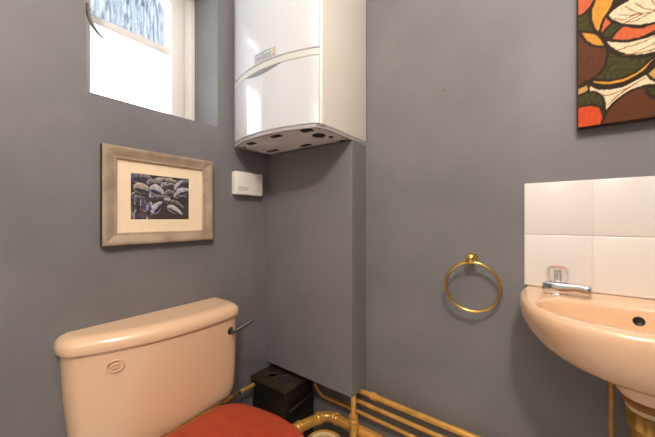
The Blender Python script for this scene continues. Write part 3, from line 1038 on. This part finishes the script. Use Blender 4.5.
def lid_outline(x0, grow=0.0):
    half = [(x0, 0.0), (x0, 0.06), (x0, 0.10), (x0 + 0.006, 0.130), (x0 + 0.030, 0.160), (x0 + 0.065, 0.180), (0.300, 0.193), (0.380, 0.206), (0.457, 0.202), (0.515, 0.186),
            (0.572, 0.151), (0.620, 0.098), (0.643, 0.045), (0.648, 0.0)]
    half = [(x, y - grow if y > 0.01 else y) for x, y in half]
    pts = [(x, YC - y) for x, y in half] + [(x, YC + y) for x, y in half[-2:0:-1]]
    sm = smooth_path([(x, y, 0) for x, y in pts + pts[:1]], 4)[:-1]
    return [(p.x, p.y) for p in sm]


YC = -0.600


def shrink(pts, d, cx=0.40, cy=-0.600, r=0.21):
    k = 1 - d / r
    return [(cx + (x - cx) * k, cy + (y - cy) * k) for x, y in pts]


so = lid_outline(0.182)
bm = B()
loft(bm, [zring(shrink(so, d), z) for d, z in ((0.006, 0.418), (0.001, 0.4195), (0.0, 0.423), (0.0, 0.428), (0.003, 0.433), (0.010, 0.4355), (0.05, 0.4375), (0.10, 0.4385))])
obj('seat_lid', bm, M['red_wood'], to, angle=60)
so2 = lid_outline(0.186, 0.004)
si2 = shrink(so2, 0.055)
bm = B()
loft(bm, [zring(so2, 0.399), zring(so2, 0.416), zring(si2, 0.416), zring(si2, 0.399)], False, False)
obj('seat', bm, M['red_wood'], to)
bm = B()
box(bm, 0.166, 0.1815, -0.735, -0.468, 0.4095, 0.428, 0.003)
obj('hinge_bar', bm, M['old_brass'], to)
bm = B()
rings = []
for x0, x1, hw, z in ((0.16, 0.50, 0.12, 0.0), (0.16, 0.50, 0.115, 0.04), (0.16, 0.49, 0.10, 0.14), (0.14, 0.54, 0.125, 0.24), (0.10, 0.61, 0.165, 0.33), (0.10, 0.640, 0.185, 0.385), (0.10, 0.640, 0.185, 0.397)):
    rings.append(zring(d_outline(x0, x1, YC, hw, hw * 0.6), z))
loft(bm, rings)
box(bm, 0.02, 0.18, -0.69, -0.52, 0.36, 0.4105, 0.01)
obj('pan', bm, M['ceramic'], to, angle=50)

# ------------------------------------------------------------------ black pump box under the boxing
pu = empty('pump_box', (0.115, -0.12, 0.0), 'black plastic pump box standing in the corner under the grey boxing', 'pump')
obj('lid', box(B(), 0.012, 0.226, -0.216, -0.022, 0.350, 0.362, 0.002), M['pump_lid'], pu)
bm = B()
box(bm, 0.024, 0.214, -0.205, -0.026, 0.268, 0.351, 0.003)
box(bm, 0.020, 0.219, -0.210, -0.024, 0.0, 0.270, 0.004)
obj('housing', bm, M['pump'], pu)
bm = B()
lathe(bm, [(0.036, 0.0), (0.036, 0.003), (0.031, 0.004), (0.028, 0.0015), (0, 0.0015)], (0.158, -0.142, 0.361), (0, 0, 1), 32)
obj('vent', bm, M['black'], pu)
bm = B()
lathe(bm, [(0.020, 0.0), (0.020, 0.002), (0.016, 0.003), (0.014, 0.001), (0, 0.001)], (0.088, -0.152, 0.361), (0, 0, 1), 24)
obj('vent', bm, M['black'], pu)
bm = B()
box(bm, 0.213, 0.2205, -0.203, -0.193, 0.275, 0.350, 0.002)
obj('corner_rib', bm, M['pump_lid'], pu)
obj('hose', tube(B(), smooth_path([(0.228, -0.19, 0.272), (0.228, -0.12, 0.276), (0.228, -0.04, 0.281)], 6), 0.006, 12), M['pump_lid'], pu)

# ------------------------------------------------------------------ pipes
GP = 'gold painted pipes in the corner'


def pipe(name, path, r, label, n=18, m='gold_pipe', group=GP, collars=()):
    root = empty(name, tuple(path[0]), label, 'pipe', group)
    obj('tube', tube(B(), path, r, n), M[m], root)
    for c, ax, rr, h in collars:
        bm = B()
        lathe(bm, [(r * 0.9, -h), (rr, -h), (rr * 1.06, -h * 0.7), (rr, -h * 0.3), (rr, h * 0.3), (rr * 1.06, h * 0.7), (rr, h), (r * 0.9, h)], c, ax, 28)
        obj('collar', bm, M[m], root)
    return root


pipe('wall_pipe', [(0.452, -0.026, 0.365), (1.66, -0.026, 0.365)], 0.0105, 'topmost and thickest of three gold pipes running along the back wall',
     collars=[((0.525, -0.026, 0.365), (1, 0, 0), 0.0135, 0.011)])
pipe('wall_pipe', [(0.44, -0.030, 0.324), (1.66, -0.030, 0.324)], 0.0078, 'middle one of three gold pipes running along the back wall')
pipe('wall_pipe', fillet([(0.228, -0.03, 0.318), (0.268, -0.03, 0.276), (0.34, -0.03, 0.281), (1.66, -0.03, 0.281)], 0.03), 0.0068, 'lowest and thinnest gold pipe along the back wall, bent up beside the pump')
# upright pipe with tee
up = pipe('upright_pipe', [(0.472, -0.092, 0.380), (0.472, -0.092, 0.20)], 0.0108, 'short upright gold pipe dropping from the boxing corner into a tee')
bm = B()
lathe(bm, [(0.010, 0.0), (0.0165, 0.0), (0.0175, -0.004), (0.0165, -0.008), (0.0145, -0.010), (0.0145, -0.016), (0.018, -0.018), (0.018, -0.026), (0.014, -0.028), (0.010, -0.028)], (0.472, -0.092, 0.308), (0, 0, 1), 30)
obj('collar', bm, M['gold_pipe'], up)
bm = B()
lathe(bm, [(0.010, 0.0), (0.019, 0.0), (0.021, -0.003), (0.021, -0.018), (0.019, -0.021), (0.010, -0.021)], (0.472, -0.092, 0.279), (0, 0, 1), 6)
obj('nut', bm, M['gold_pipe'], up)
obj('drop', tube(B(), [(0.472, -0.092, 0.262), (0.472, -0.092, 0.0)], 0.0150, 18), M['gold_pipe'], up)
# thick waste pipe with elbow
RW = 0.0200
big = pipe('waste_run', fillet([(0.10, -0.236, 0.236), (0.262, -0.232, 0.230), (0.318, -0.056, 0.229), (1.2, -0.056, 0.232)], 0.045, 8), RW,
           'thick gold waste pipe with an elbow beside the red toilet seat', 24,
           collars=[((0.3045, -0.098, 0.2292), (0.30, 0.95, 0.0), 0.0228, 0.010), ((0.366, -0.056, 0.2292), (1, 0, 0), 0.0228, 0.010), ((0.2765, -0.187, 0.2298), (0.30, 0.95, 0.0), 0.0228, 0.010)])
# soil pipe with an open hub
sl = empty('soil_pipe', (0.425, -0.215, 0.0), 'wide capped soil pipe end with pale gold rings below the waste pipe', 'soil pipe', None)
bm = B()
lathe(bm, [(0.060, 0.0), (0.060, 0.205), (0.070, 0.211), (0.073, 0.221), (0.073, 0.246), (0.070, 0.252), (0.065, 0.252), (0.063, 0.246), (0.058, 0.244)], (0.425, -0.215, 0.0), (0, 0, 1), 48)
obj('hub', bm, M['gold_pipe'], sl)
bm = B()
lathe(bm, [(0.061, 0.0), (0.061, 0.006), (0.055, 0.010), (0.047, 0.006), (0.040, 0.010), (0.0, 0.011)], (0.425, -0.215, 0.244), (0, 0, 1), 48)
obj('cap', bm, M['seal'], sl)
# cistern supply
sv = empty('supply_pipe', (0.045, -0.2, 0.33), 'thin gold supply pipe with a valve between the pump box and the cistern', 'pipe', None)
path = fillet([(0.040, -0.2165, 0.334), (0.048, -0.30, 0.342), (0.055, -0.385, 0.350), (0.075, -0.445, 0.352)], 0.02)
obj('tube', tube(B(), path, 0.0072, 16), M['gold_pipe'], sv)
bm = B()
ax = Vector((0.007, -0.085, 0.008))
lathe(bm, [(0.007, -0.02), (0.0105, -0.019), (0.0105, -0.009), (0.008, -0.007), (0.008, 0.007), (0.0105, 0.009), (0.0105, 0.019), (0.007, 0.02)], (0.0495, -0.318, 0.3437), ax, 6)
obj('valve', bm, M['chrome'], sv)
bm = B()
lathe(bm, [(0.007, -0.012), (0.0115, -0.011), (0.0115, 0.011), (0.007, 0.012)], (0.0535, -0.368, 0.3485), ax, 6)
obj('nut', bm, M['gold_pipe'], sv)
